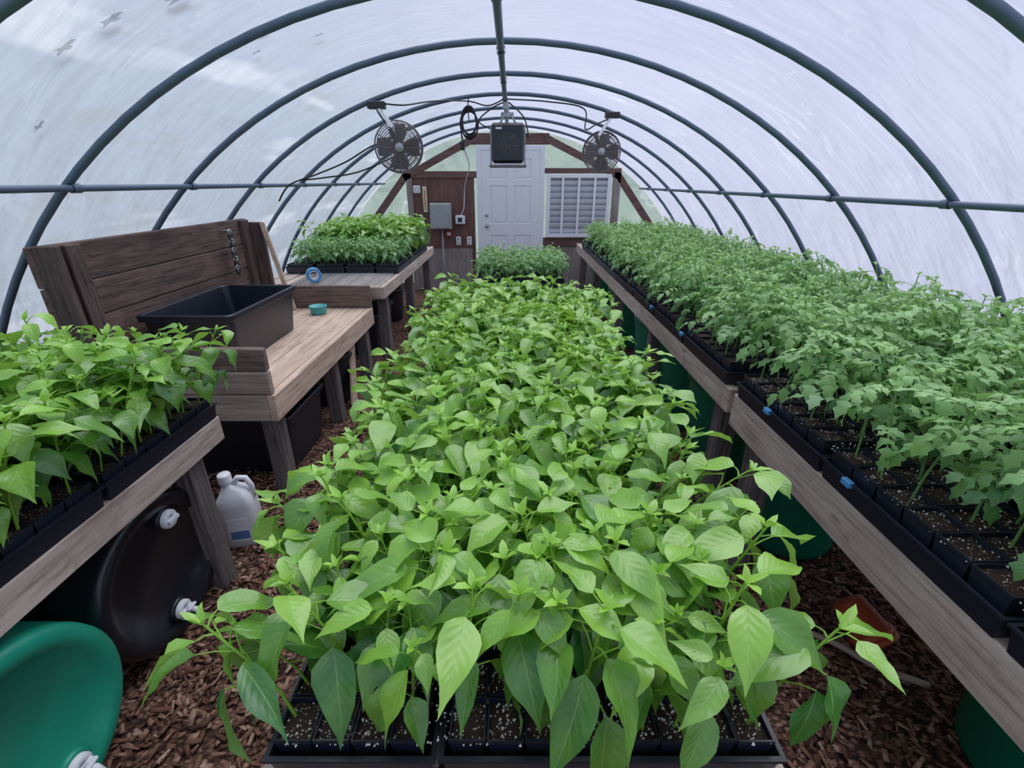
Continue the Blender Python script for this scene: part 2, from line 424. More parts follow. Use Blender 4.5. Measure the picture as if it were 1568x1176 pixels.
b = MB()
b.box((-1.18, 7.12, 0.92), (-0.88, 7.275, 1.27), greymetal, bev=.008)
b.box((-1.16, 7.112, 0.94), (-0.90, 7.12, 1.25), greymetal)
b.tube([(-1.03, 7.22, 0.92), (-1.03, 7.24, 0.4), (-1.03, 7.24, 0.03)], .012, greymetal)
b.obj('electrical_panel')
for x, z in [(-0.80, .74), (-0.64, .74)]:
    b = MB(); b.box((x-.035, 7.265, z-.06), (x+.035, 7.285, z+.06), whitep, bev=.005)
    for dz in (-.025, .025): b.box((x-.015, 7.26, z+dz-.012), (x+.015, 7.266, z+dz+.012), greymetal)
    b.obj('power_outlet')
b = MB(); b.box((-.83, 7.22, .98), (-.69, 7.285, 1.10), whitep, bev=.01); b.box((-.79, 7.215, 1.01), (-.73, 7.221, 1.07), darkmetal); b.obj('thermostat_box')
b = MB(); b.box((-1.29, 7.265, 1.14), (-1.23, 7.285, 1.49), plain('cream_plastic', srgb(225, 212, 180)), bev=.005); b.box((-1.265, 7.26, 1.18), (-1.255, 7.266, 1.44), redp)
b.obj('wall_thermometer')
b = MB(); b.box((-1.42, 7.255, 1.40), (-1.32, 7.285, 1.50), whitep, bev=.008); b.tube([(-1.37+.03*math.cos(a), 7.252, 1.45+.03*math.sin(a)) for a in np.linspace(0, 2*PI, 17)[:-1]], .004, greymetal, 6, True)
b.obj('wall_timer')
b = MB(); b.box((-.98, 7.27, .80), (-.90, 7.285, .88), redp, bev=.005); b.box((-.965, 7.265, .82), (-.915, 7.271, .86), whitep); b.obj('warning_sign')

# ------------------------------------------------------------------ tables
def table(name, x0, x1, y0, y1, zt, bh, legs_y, leg=0.085, mat=woodY, bt=0.038, legin=0.03):
    b = MB(); bv = .004
    b.box((x0, y0, zt-bh), (x0+bt, y1, zt), mat, bev=bv)
    b.box((x1-bt, y0, zt-bh), (x1, y1, zt), mat, bev=bv)
    b.box((x0+bt, y0, zt-bh), (x1-bt, y0+bt, zt-.002), woodX, bev=bv)
    b.box((x0+bt, y1-bt, zt-bh), (x1-bt, y1, zt-.002), woodX, bev=bv)
    n = int((x1-x0-2*bt)/0.13)
    for i in range(n):
        a = x0+bt+(x1-x0-2*bt)*(i+.08)/n; c = x0+bt+(x1-x0-2*bt)*(i+.92)/n
        b.box((a, y0+bt, zt-.024), (c, y1-bt, zt-.004), mat)
    for y in legs_y:
        b.box((x0+bt, y-.02, zt-bh), (x1-bt, y+.02, zt-.026), woodX)
        for x in (x0+bt+legin-.03, x1-bt-leg-legin+.03):
            b.box((x, y-leg/2+.06, 0), (x+leg, y+leg/2+.06, zt-.03), legZ, bev=.005)
    return b.obj(name)

def tray_bank(name, x0, y0, nx, ny, z, cols, rows, tw=0.28, tl=0.54, poth=0.085, clips=None):
    b = MB()
    for i in range(nx):
        for j in range(ny):
            ax = x0+i*tw+.002; bx = x0+(i+1)*tw-.002; ay = y0+j*tl+.002; by = y0+(j+1)*tl-.002
            ins = .012; h = .055
            def ring(o, zz): return [(ax+o, ay+o, zz), (bx-o, ay+o, zz), (bx-o, by-o, zz), (ax+o, by-o, zz)]
            vs = ring(ins, z+.001)+ring(.006, z+h)+ring(0, z+h)+ring(0, z+h+.006)+ring(.008, z+h+.006)+ring(.014, z+.004)
            fs = [(3, 2, 1, 0)]
            for k in range(5):
                for q in range(4): fs.append((k*4+q, k*4+(q+1) % 4, (k+1)*4+(q+1) % 4, (k+1)*4+q))
            fs.append((20, 21, 22, 23)); b.add(vs, fs, blackp)
            pw = (bx-ax-.030)/cols; pl = (by-ay-.030)/rows
            for c in range(cols):
                for r in range(rows):
                    px = ax+.015+c*pw; py = ay+.015+r*pl
                    zr = z+poth+random.uniform(-.002, .002)
                    g = .0012
                    def pr(o, zz): return [(px+o, py+o, zz), (px+pw-o, py+o, zz), (px+pw-o, py+pl-o, zz), (px+o, py+pl-o, zz)]
                    vs = pr(.010, z+.006)+pr(g+.001, zr-.008)+pr(g, zr-.008)+pr(g, zr)+pr(g+.003, zr)+pr(g+.0045, zr-.012)
                    fs = [(k*4+q, k*4+(q+1) % 4, (k+1)*4+(q+1) % 4, (k+1)*4+q) for k in range(5) for q in range(4)]
                    b.add(vs, fs, blackp)
                    o = g+.0045
                    n = 3; sv = []; sf = []
                    for u in range(n+1):
                        for v in range(n+1):
                            e = (u in (0, n)) or (v in (0, n))
                            sv.append((px+o+(pw-2*o)*u/n, py+o+(pl-2*o)*v/n, zr-.010+(0 if e else random.uniform(0, .006))))
                    for u in range(n):
                        for v in range(n):
                            a = u*(n+1)+v; sf.append((a, a+n+1, a+n+2, a+1))
                    b.add(sv, sf, soil, True)
    if clips:
        for (cx, cy) in clips:
            b.box((cx-.006, cy-.016, z+.046), (cx+.010, cy+.016, z+.064), bluep, bev=.002)
    return b.obj(name)

def perlite(parent, x0, x1, y0, y1, z, n):
    b = MB()
    for i in range(n):
        s = random.uniform(.0012, .0032); M = T(random.uniform(x0, x1), random.uniform(y0, y1), z+random.uniform(-.003, .001)) @ Matrix.Rotation(random.uniform(0, 6), 4, Vector((random.random(), random.random(), random.random()+.1)).normalized())
        vs = [M @ Vector(v)*1 for v in [(s, 0, -s*.5), (-s*.6, s*.8, -s*.5), (-s*.6, -s*.8, -s*.4), (0, 0, s), (s*.5, s*.9, s*.3)]]
        b.add(vs, [(0, 2, 1), (0, 3, 2), (1, 2, 3), (0, 1, 4), (0, 4, 3), (1, 3, 4)], perl)
    b.obj('perlite_granules', parent)

# ------------------------------------------------------------------ plants
def leaf(L, hw, az, pitch, droop, base, fold=0.25, roll=0.0, tint=0.3, prof='pepper', azbend=0.0):
    if prof == 'pepper':
        us = np.array([0, .07, .17, .30, .44, .58, .72, .86, 1.0]); ws = np.array([.02, .48, .86, 1.0, .93, .70, .40, .15, 0.0]); vv = np.array([-1, -.5, 0, .5, 1])
    elif prof == 'leaflet':
        us = np.array([0, .22, .38, .58, .72, 1.0]); ws = np.array([.12, .98, .62, .88, .40, 0.0]); vv = np.array([-1, 0, 1])
    else:
        us = np.array([0, .35, .7, 1.0]); ws = np.array([.1, 1, .7, 0.0]); vv = np.array([-1, 0, 1])
    n = len(us); a = pitch-droop*us
    dr = np.diff(us); am = (a[1:]+a[:-1])/2
    r = np.concatenate([[0], np.cumsum(np.cos(am)*dr)])*L; z = np.concatenate([[0], np.cumsum(np.sin(am)*dr)])*L
    P = []; UV = []
    S0 = np.array([0, 1, 0]); ph = rng.uniform(0, 6)
    for i in range(n):
        Nn = np.array([-math.sin(a[i]), 0, math.cos(a[i])])
        rl = roll*(.6+.8*us[i])
        S = S0*math.cos(rl)+Nn*math.sin(rl); Nr = -S0*math.sin(rl)+Nn*math.cos(rl)
        for v in vv:
            w = ws[i]*hw*L
            wav = 0.06*L*math.sin(us[i]*10+v*2+ph)*abs(v)*min(1, ws[i])*0.8
            p = np.array([r[i], azbend*L*us[i]**2, z[i]])+S*v*w+Nr*(fold*abs(v)*w - 0.45*fold*v*v*w+wav)
            P.append(p); UV.append((.5+.5*v, us[i]))
    P = np.array(P); c, s = math.cos(az), math.sin(az)
    P = P @ np.array([[c, s, 0], [-s, c, 0], [0, 0, 1]]) + np.array(base)
    m = len(vv); F = []
    for i in range(n-1):
        for k in range(m-1):
            q = i*m+k; F.append((q, q+m, q+m+1, q+1))
    return P, np.array(F), np.array(UV), np.full(len(P), tint)
def stick(pts, r, tint, seg=4):
    pts = np.array(pts); n = len(pts); P = []
    for i in range(n):
        t = pts[min(i+1, n-1)]-pts[max(i-1, 0)]; t = t/(np.linalg.norm(t)+1e-9)
        a = np.array([0, 0, 1.]) if abs(t[2]) < .9 else np.array([1., 0, 0])
        u = np.cross(t, a); u /= np.linalg.norm(u); w = np.cross(t, u)
        for k in range(seg):
            g = 2*PI*k/seg; P.append(pts[i]+(u*math.cos(g)+w*math.sin(g))*r*(1-.35*i/max(1, n-1)))
    F = [(i*seg+k, i*seg+(k+1) % seg, (i+1)*seg+(k+1) % seg, (i+1)*seg+k) for i in range(n-1) for k in range(seg)]
    return np.array(P), np.array(F), np.full((len(P), 2), .25), np.full(len(P), tint)
def merge(parts):
    V = []; F = []; U = []; Tn = []; o = 0
    for p, f, u, t in parts: V.append(p); F.append(f+o); U.append(u); Tn.append(t); o += len(p)
    return np.vstack(V), np.vstack(F), np.vstack(U), np.concatenate(Tn)
def pepper(H=0.2, n=10, low=.38, big=1.0):
    parts = []; bx, by = rng.uniform(-.02, .02, 2)
    st = lambda f: np.array([bx*f*f, by*f*f, H*f])
    parts.append(stick([st(f) for f in (0, .3, .6, 1)], .0030, .75, 5))
    for i in range(n):
        fr = (i+.5)/n
        hf = low+(1-low)*fr
        az = i*2.4+rng.uniform(-.5, .5); L = (.118*(1-fr**2)+.076*fr**2)*rng.uniform(.72, 1.15)*big
        b0 = st(hf); pl = (.045*(1-fr)+.024*fr)*rng.uniform(.8, 1.3)
        pa = rng.uniform(.3, .9)
        e = b0+np.array([math.cos(az)*math.cos(pa), math.sin(az)*math.cos(pa), math.sin(pa)])*pl
        parts.append(stick([b0, (b0+e)/2+np.array([0, 0, .003]), e], .0016, .9, 3))
        pit = (-.70*(1-fr)+.05*fr)+rng.uniform(-.5, .35)
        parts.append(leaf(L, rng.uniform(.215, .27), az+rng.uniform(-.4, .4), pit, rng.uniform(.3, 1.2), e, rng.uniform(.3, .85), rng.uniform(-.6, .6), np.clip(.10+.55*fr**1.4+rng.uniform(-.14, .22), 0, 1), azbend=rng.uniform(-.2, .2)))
    top = st(1)
    for i in range(4):
        parts.append(leaf(rng.uniform(.018, .036), .22, i*1.7+rng.uniform(-.3, .3), rng.uniform(.7, 1.3), rng.uniform(.3, .9), top, .5, 0, rng.uniform(.8, 1.0), prof='simple'))
    return merge(parts)
def tomato(H=0.2, n=7, big=1.0, low=.32, rise=0.0):
    parts = []; bx, by = rng.uniform(-.03, .03, 2)
    st = lambda f: np.array([bx*f*f, by*f*f, H*f])
    parts.append(stick([st(f) for f in (0, .25, .5, .75, 1)], .0032, .55, 5))
    for i in range(n):
        fr = (i+.5)/n; az = i*2.4+rng.uniform(-.4, .4)
        RL = (.125*(1-fr)+.08*fr)*rng.uniform(.85, 1.15)*big
        pit = rng.uniform(.3, .9)+rise; dr = rng.uniform(.9, 1.8)
        us = np.linspace(0, 1, 6); a = pit-dr*us; pts = [st(low+(1-low)*fr)]
        for k in range(5):
            am = (a[k]+a[k+1])/2; pts.append(pts[-1]+np.array([math.cos(az)*math.cos(am), math.sin(az)*math.cos(am), math.sin(am)])*RL/5)
        parts.append(stick(pts, .0014, .6, 3))
        tn = np.clip(.12+.6*fr+rng.uniform(-.15, .22), 0, 1)
        LL = .048*(1-.3*fr)*big
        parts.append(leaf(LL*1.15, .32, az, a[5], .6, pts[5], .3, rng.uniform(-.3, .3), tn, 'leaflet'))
        for k, s in ((2, .75), (3, .55), (4, 1.0)):
            for sd in (-1, 1):
                parts.append(leaf(LL*s*rng.uniform(.8, 1.1), .32, az+sd*rng.uniform(.8, 1.2), a[k]-rng.uniform(-.1, .3), rng.uniform(.4, 1.0), pts[k], .3, rng.uniform(-.4, .4), tn, 'leaflet'))
    for i in range(3):
        parts.append(leaf(.03, .28, i*2.1, .9, .6, st(1), .4, 0, .8, 'simple'))
    return merge(parts)

def scatter(name, variants, inst, mats, parent=None, tshift=0):
    V = []; F = []; U = []; Tn = []; o = 0
    for vi, x, y, z, rz_, sc, lx, ly in inst:
        p, f, u, t = variants[vi]
        c, s = math.cos(rz_), math.sin(rz_)
        q = p @ np.array([[c, s, 0], [-s, c, 0], [0, 0, 1]])*sc
        h = np.maximum(q[:, 2], 0)
        q = q.copy(); k = h*h/(.12+h)
        q[:, 0] += lx*k*1.5; q[:, 1] += ly*k*1.5; q[:, 2] -= (lx*lx+ly*ly)*k*.45
        V.append(q+np.array([x, y, z])); F.append(f+o); U.append(u); Tn.append(np.clip(t+tshift+rng.uniform(-.12, .12), 0, 1)); o += len(p)
    V = np.vstack(V); F = np.vstack(F); U = np.vstack(U); Tn = np.concatenate(Tn)
    # keep foliage inside the plastic skin
    rr = np.hypot(V[:, 0]-CX, V[:, 2]-CZ); lim = RR-.035; k = np.where(rr > lim, lim/rr, 1.0)
    V[:, 0] = CX+(V[:, 0]-CX)*k; V[:, 2] = CZ+(V[:, 2]-CZ)*k
    me = bpy.data.meshes.new(name)
    me.vertices.add(len(V)); me.vertices.foreach_set('co', V.astype(np.float32).ravel())
    me.loops.add(F.size); me.loops.foreach_set('vertex_index', F.astype(np.int32).ravel())
    me.polygons.add(len(F)); me.polygons.foreach_set('loop_start', np.arange(0, F.size, 4, dtype=np.int32))
    uvl = me.uv_layers.new(name='UVMap'); uvl.data.foreach_set('uv', U[F.ravel()].astype(np.float32).ravel())
    at = me.attributes.new('tint', 'FLOAT', 'POINT'); at.data.foreach_set('value', Tn.astype(np.float32))
    me.materials.append(mats); me.update(calc_edges=True)
    me.polygons.foreach_set('use_smooth', np.ones(len(F), dtype=bool)); me.validate()
    ob = bpy.data.objects.new(name, me); scene.collection.objects.link(ob)
    if parent: ob.parent = parent
    return ob

PEP = [pepper(rng.uniform(.175, .23), 10) for _ in range(12)]
TOM = [tomato(rng.uniform(.20, .27), 7, 1.1) for _ in range(10)]
TOMS = [tomato(rng.uniform(.17, .22), 7, 1.0) for _ in range(6)]

def bed(name, variants, mat, xs, ys, z, keep=lambda x, y: True, scale=(0.9, 1.1), lean=lambda x, y: (0, 0), jit=.012, tshift=0):
    inst = []
    for x in xs:
        for y in ys:
            if not keep(x, y): continue
            lx, ly = lean(x, y)
            inst.append((int(rng.integers(len(variants))), x+rng.uniform(-jit, jit), y+rng.uniform(-jit, jit), z, rng.uniform(0, 2*PI), rng.uniform(*scale), lx+rng.normal(0, .14), ly+rng.normal(0, .14)))
    return scatter(name, variants, inst, mat, tshift=tshift)

def cells(x0, n, tw, c):
    out = []
    for i in range(n):
        for k in range(c): out.append(x0+i*tw+.017+(tw-.034)*(k+.5)/c)
    return out

# ---- centre table
ZC = 0.645
table('growing_table', -0.42, 0.46, 0.43, 3.22, ZC, 0.09, [0.55, 1.75, 2.95])
tb = tray_bank('seedling_tray_bank', -0.40, 0.44, 3, 5, ZC, 4, 7)
perlite(tb, -.38, .42, .455, .75, ZC+.079, 2600)
cxs = cells(-0.40, 3, .28, 4); cys = cells(0.44, 5, .54, 7)
def leanc(x, y):
    lx = 0.0; ly = 0.0
    if x > .36: lx = .35
    elif x > .28: lx = .2
    elif x < -.33: lx = -.45
    elif x < -.25: lx = -.2
    if y < .56: ly = .05
    return lx, ly
kc = lambda x, y: (random.random() < .60) if y < .53 else ((random.random() < .80) if y < .62 else random.random() < .92)
bed('pepper_seedlings', PEP, pepperm, cxs, cys, ZC+.074, kc, scale=(.85, 1.25), lean=leanc)

# ---- far centre table
table('growing_table', -0.36, 0.50, 4.30, 5.45, ZC, 0.09, [4.45, 5.2])
tray_bank('seedling_tray_bank', -0.34, 4.34, 3, 2, ZC, 3, 6)
bed('tomato_seedlings', TOMS, tomatom, cells(-0.34, 3, .28, 3), cells(4.34, 2, .54, 6), ZC+.074, scale=(.8, 1.0), tshift=-.05)

# ---- right tables
ZR = 0.765
table('growing_table', 0.90, 2.30, -0.55, 1.72, ZR, 0.14, [-0.4, .15, 1.52])
table('growing_table', 0.90, 2.30, 1.76, 6.75, ZR, 0.11, [1.85, 3.0, 4.2, 5.4, 6.5])
tb = tray_bank('seedling_tray_bank', 0.885, -0.50, 5, 4, ZR, 3, 6, tl=.55, poth=.10, clips=[(.885, 1.45), (.885, 1.03)])
perlite(tb, .90, 1.3, .45, 1.65, ZR+.094, 2000)
tray_bank('seedling_tray_bank', 0.885, 1.79, 5, 8, ZR, 3, 6, tl=.55, poth=.10, clips=[(.885, 2.35), (.885, 2.92)])
def keepr(x, y):
    if x > 2.10: return False
    if x < .98: return random.random() < (.45 if y < 2.0 else .6)
    if x < 1.06: return random.random() < (.75 if y < 2.0 else .9)
    if 1.62 < y < 1.95 and x < 1.15: return random.random() < .5
    return random.random() < .96
leanr = lambda x, y: ((-.22 if x > 1.1 else -.05), -.1)
TOML = [tomato(rng.uniform(.26, .33), 8, 1.2, .38, .12) for _ in range(10)]
bed('tomato_seedlings', TOML, tomatom, cells(.885, 5, .28, 3), cells(-.50, 4, .55, 6), ZR+.089, keepr, (.82, 1.12), lean=leanr)
bed('tomato_seedlings', TOM, tomatom, cells(.885, 5, .28, 3), cells(1.79, 8, .55, 6), ZR+.089, keepr, (.85, 1.15), lean=leanr)

# ---- near left table
ZL = 0.715
table('growing_table', -2.20, -1.14, -0.6, 1.62, ZL, 0.10, [-.45, .45, 1.42])
tray_bank('seedling_tray_bank', -2.25, -0.54, 4, 4, ZL, 3, 6)
def keepl(x, y): return x > -2.08 and random.random() < .93
PEPL = [pepper(rng.uniform(.23, .28), 11, .32, 1.02) for _ in range(8)]
bed('pepper_seedlings', PEPL, pepperm, cells(-2.25, 4, .28, 4), cells(-.54, 4, .54, 7), ZL+.074, keepl, (.92, 1.25), lean=lambda x, y: ((.3 if x > -1.2 else (.1 if x > -1.9 else .35)), 0))

# ---- far left table
ZF = 0.76
table('growing_table', -2.15, -1.05, 3.82, 6.45, ZF, 0.10, [3.98, 5.1, 6.2])
tray_bank('seedling_tray_bank', -2.12, 4.42, 3, 3, ZF, 3, 6)
PEPB = [pepper(rng.uniform(.26, .33), 13, .32, 1.2) for _ in range(5)]
tray_bank('seedling_tray_bank', -1.28, 4.42, 1, 3, ZF, 3, 6, tw=.23)
bed('tomato_seedlings', TOMS, tomatom, cells(-2.12, 4, .265, 3), cells(4.42, 1, .54, 6), ZF+.074, lambda x, y: x > -2.05, (.9, 1.1), tshift=-.1)
bed('pepper_seedlings', PEPB, pepperm, cells(-2.12, 4, .265, 3), cells(4.96, 2, .54, 6), ZF+.074, lambda x, y: x > -2.0, (.9, 1.2), tshift=-.1)
b = MB()
for x in np.linspace(-1.85, -1.10, 19): b.tube([(x, 3.85, ZF+.006), (x, 4.38, ZF+.006)], .0025, greymetal, 5)
for y in np.linspace(3.85, 4.38, 14): b.tube([(-1.85, y, ZF+.011), (-1.10, y, ZF+.011)], .0025, greymetal, 5)
b.obj('wire_mesh_panel')

# ------------------------------------------------------------------ potting bench
b = MB(); bx0, bx1, by0, by1, bz = -2.03, -1.14, 2.03, 3.76, 0.61; bv = .005
n = 5
for i in range(n):
    a = bx0+(bx1-.04-bx0)*i/n; c = bx0+(bx1-.04-bx0)*(i+1)/n-.006
    b.box((a, by0+.04, bz-.035), (c, by1-.04, bz), benchY, bev=.003)
b.box((bx1-.04, by0, bz-.14), (bx1, by1, bz+.001), benchY, bev=bv)
b.box((bx0, by0, bz-.14), (bx1-.04, by0+.04, bz), woodX, bev=bv)
b.box((bx0, by0, bz+.004), (bx1-.01, by0+.038, bz+.12), woodX, bev=bv)
b.box((bx0, by0, bz+.124), (bx1-.01, by0+.038, bz+.235), darkX, bev=bv)
b.box((bx0, by1-.04, bz+.001), (bx1, by1, bz+.18), darkX, bev=bv)
b.box((bx0, by1-.04, bz-.14), (bx1-.04, by1, bz), woodX, bev=bv)
hts = [(.0, .165), (.17, .335), (.34, .505), (.51, .685)]
for a, c in hts: b.box((bx0-.035, by0+random.uniform(-.01, .01), bz+a), (bx0+random.uniform(0, .006), by1, bz+c), darkY, bev=bv)
for y in (by0+.12, by1-.12): b.box((bx0+.001, y, bz), (bx0+.04, y+.085, bz+.68), darkZ, bev=bv)
b.box((bx0, by0, bz+.24), (bx0+.10, by0+.035, bz+.69), darkZ, bev=bv)
b.box((bx0, by1-.035, bz+.182), (bx0+.13, by1, bz+.66), darkZ, bev=bv)
for y in (by0+.06, 2.9, by1-.12):
    for x in (bx0+.02, bx1-.13): b.box((x, y, 0), (x+.085, y+.085, bz-.036), legZ, bev=bv)
b.box((bx0, by0+.2, bz-.14), (bx1-.04, by0+.24, bz-.037), woodX)
b.obj('potting_bench')
b = MB(); b.beam((-1.74, 3.66, .62), (-1.88, 3.70, 1.27), .035, .02, benchY, (0, 1, 0), .003); b.obj('wooden_stake')
b = MB(); b.beam((-1.18, 3.15, .01), (-1.23, 3.42, .46), .10, .02, benchY, (1, 0, 0), .003); b.obj('wood_offcut')
b = MB()
for i in range(15):
    z = 1.23-.02*i
    b.tube([(-1.965+.004*math.cos(a)*(i % 2), 3.40+.016*math.cos(a), z+.015*math.sin(a)) for a in np.linspace(0, 2*PI, 9)[:-1]], .007, darkmetal if i % 3 else greymetal, 5, True)
b.tube([(-2.03, 3.40, 1.24), (-1.96, 3.40, 1.24)], .004, greymetal, 6)
b.obj('hanging_chain')

def tub(name, x0, x1, y0, y1, z, h, mat):
    b = MB()
    def rr(o, zz, n=4, r=.04):
        pts = []
        for (cx, cy, a0) in ((x1-o-r, y1-o-r, 0), (x0+o+r, y1-o-r, PI/2), (x0+o+r, y0+o+r, PI), (x1-o-r, y0+o+r, 1.5*PI)):
            for k in range(n+1): a = a0+PI/2*k/n; pts.append((cx+r*math.cos(a), cy+r*math.sin(a), zz))
        return pts
    rings = [rr(.05, z+.002), rr(.045, z+.01), rr(.018, z+h-.035), rr(.004, z+h-.035), rr(0, z+h-.03), rr(0, z+h-.004), rr(.003, z+h), rr(.016, z+h), rr(.02, z+h-.006), rr(.05, z+.012)]
    m = len(rings[0]); vs = [p for r_ in rings for p in r_]
    fs = [(k*m+q, k*m+(q+1) % m, (k+1)*m+(q+1) % m, (k+1)*m+q) for k in range(len(rings)-1) for q in range(m)]
    fs.append(tuple(range(m))[::-1]); fs.append(tuple((len(rings)-1)*m+q for q in range(m)))
    b.add(vs, fs, mat, False)
    return b.obj(name)
tub('plastic_tote', -1.97, -1.46, 2.36, 3.18, bz+.0005, .30, blackp)
tub('storage_tote', -1.85, -1.22, 2.25, 2.80, 0.0, .36, blackp)
tub('storage_tote', -1.85, -1.25, 4.25, 4.90, 0.0, .40, blackp)
b = MB(); b.lathe([(0, 0), (.05, 0), (.058, .01), (.065, .06), (.068, .062), (.062, .062), (.052, .012), (0, .01)], tealc, T(-1.50, 3.55, bz+.001), 28); b.obj('small_dish')
b = MB(); M = T(-1.66, 3.95, ZF+.075) @ R(.5, 'Z') @ R(PI/2, 'X')
b.lathe([(.038, -.025), (.06, -.025), (.06, .025), (.038, .025), (.038, -.025)], bluep, M, 28)
b.lathe([(.030, -.026), (.037, -.026), (.037, .026), (.030, .026), (.030, -.026)], whitep, M, 28)
b.obj('tape_roll')

# ------------------------------------------------------------------ drums and bins
def drum_profile(r, L):
    return [(0, .018), (r*.78, .018), (r*.80, .0), (r*.93, 0), (r*.985, .012), (r, .035), (r*.985, .055), (r, .075), (r, L*.30), (r*1.02, L*.33), (r, L*.36), (r, L*.64), (r*1.02, L*.67), (r, L*.70), (r, L-.075), (r*.985, L-.055), (r, L-.035), (r*.985, L-.012), (r*.93, L), (r*.8, L), (r*.78, L-.018), (0, L-.018)]
def lying_drum(name, x, y, r, L, mat, bung_a):
    b = MB(); M = T(x, y, r*1.02) @ R(-PI/2, 'Y')
    b.lathe(drum_profile(r, L), mat, M, 56)
    for a in bung_a:
        px, pz = r*.64*math.cos(a), r*.64*math.sin(a)
        Mb = T(x-.018, y+px, r*1.02+pz) @ R(PI/2, 'Y')
        b.lathe([(.045, 0), (.045, .012), (.036, .014)], mat, Mb, 24)
        b.lathe([(.034, .0), (.034, .024), (.028, .03), (.016, .03), (.014, .022), (0, .022)], whitep, Mb, 24)
        b.box((-.006, -.024, .026), (.006, .024, .04), whitep, Mb)
    a = bung_a[-1]; p = Vector((x+.015, y+r*.64*math.cos(a), r*1.02+r*.64*math.sin(a)))
    b.tube([p, p+Vector((.03, 0, 0)), p+Vector((.045, 0, -.025))], .010, whitep, 8)
    b.box(p+Vector((.014, -.02, .008)), p+Vector((.026, .02, .018)), whitep, bev=.003)
    return b.obj(name)
lying_drum('black_plastic_drum', -1.21, 1.255, .285, .80, blackd, (1.2, -1.6))
lying_drum('green_plastic_drum', -1.15, .668, .288, .80, tealp, (2.3, -1.2))
def bin_(name, x, y, r, h, mat):
    b = MB()
    b.lathe([(0, .0), (r*.80, .0), (r*.83, .015), (r*.90, h*.5), (r*.965, h*.9), (r*.965, h*.91), (r*1.02, h*.92), (r*1.03, h*.98), (r*1.01, h), (r*.97, h), (r*.94, h*.93), (r*.8, .03), (0, .03)], mat, T(x, y, 0), 48)
    return b.obj(name)
for (x, y, r, h) in [(1.52, .78, .24, .54), (1.30, 1.80, .25, .56), (1.25, 2.40, .25, .58), (1.25, 2.97, .25, .58), (1.22, 3.6, .24, .58), (1.22, 4.7, .24, .58), (1.22, 5.9, .24, .58)]:
    bin_('green_planter_bin', x, y, r, h, greenp)
bin_('black_trash_can', 1.72, 7.02, .22, .98, blackp)
for (x, y) in [(-1.5, 5.6), (-1.4, 3.3)]: bin_('black_nursery_pot', x, y, .19, .38, blackp)
b = MB(); M = T(1.28, 1.22, .075) @ R(.5, 'Z') @ R(2.2, 'X')
for k in range(2): b.lathe([(0, -.08+k*.022), (.052, -.08+k*.022), (.07, .03+k*.022), (.078, .03+k*.022), (.08, .05+k*.022), (.074, .05+k*.022), (.064, .03+k*.022), (.048, -.07+k*.022), (0, -.07+k*.022)], terra, M, 28)
b.obj('stacked_flower_pots')
b = MB(); b.tube([(.93+.40*t, 1.28-.22*t+.03*math.sin(t*5), .025+.01*math.sin(t*8)**2) for t in np.linspace(0, 1.1, 20)], .011, plain('hose_rubber', srgb(170, 150, 135), .6), 8); b.obj('garden_hose')

def jug():
    b = MB(); x, y = -1.25, 1.74; M = T(x, y, 0) @ R(.25, 'Z') @ Matrix.Diagonal((.85, .9, 1.08, 1))
    def rr(hx, hy, zz, cx=0, r=.03, n=4):
        r = min(r, hx*.9, hy*.9); pts = []
        for (sx, sy, a0) in ((1, 1, 0), (-1, 1, PI/2), (-1, -1, PI), (1, -1, 1.5*PI)):
            for k in range(n+1): a = a0+PI/2*k/n; pts.append(M @ Vector((cx+sx*(hx-r)+r*math.cos(a), sy*(hy-r)+r*math.sin(a), zz)))
        return pts
    rings = [rr(.08, .065, 0), rr(.088, .07, .01), rr(.088, .07, .2), rr(.082, .064, .235), rr(.06, .045, .265), rr(.035, .032, .285, -.02), rr(.026, .026, .295, -.03), rr(.026, .026, .315, -.03)]
    m = len(rings[0]); vs = [p for r_ in rings for p in r_]
    fs = [(k*m+q, k*m+(q+1) % m, (k+1)*m+(q+1) % m, (k+1)*m+q) for k in range(len(rings)-1) for q in range(m)]
    fs.append(tuple(range(m))[::-1]); fs.append(tuple((len(rings)-1)*m+q for q in range(m)))
    b.add(vs, fs, whitep, True)
    b.lathe([(.032, .30), (.032, .335), (.028, .34), (0, .34)], whitep, M @ T(-.03, 0, 0), 20)
    b.tube([M @ Vector(p) for p in [(.0, 0, .285), (.03, 0, .315), (.065, 0, .31), (.085, 0, .27), (.085, 0, .22)]], .013, whitep, 8)
    b.box((-.05, -.0725, .04), (.05, -.0705, .15), white, M)
    b.box((-.045, -.0735, .05), (.045, -.0725, .09), labelb, M)
    b.obj('white_jug')
jug()

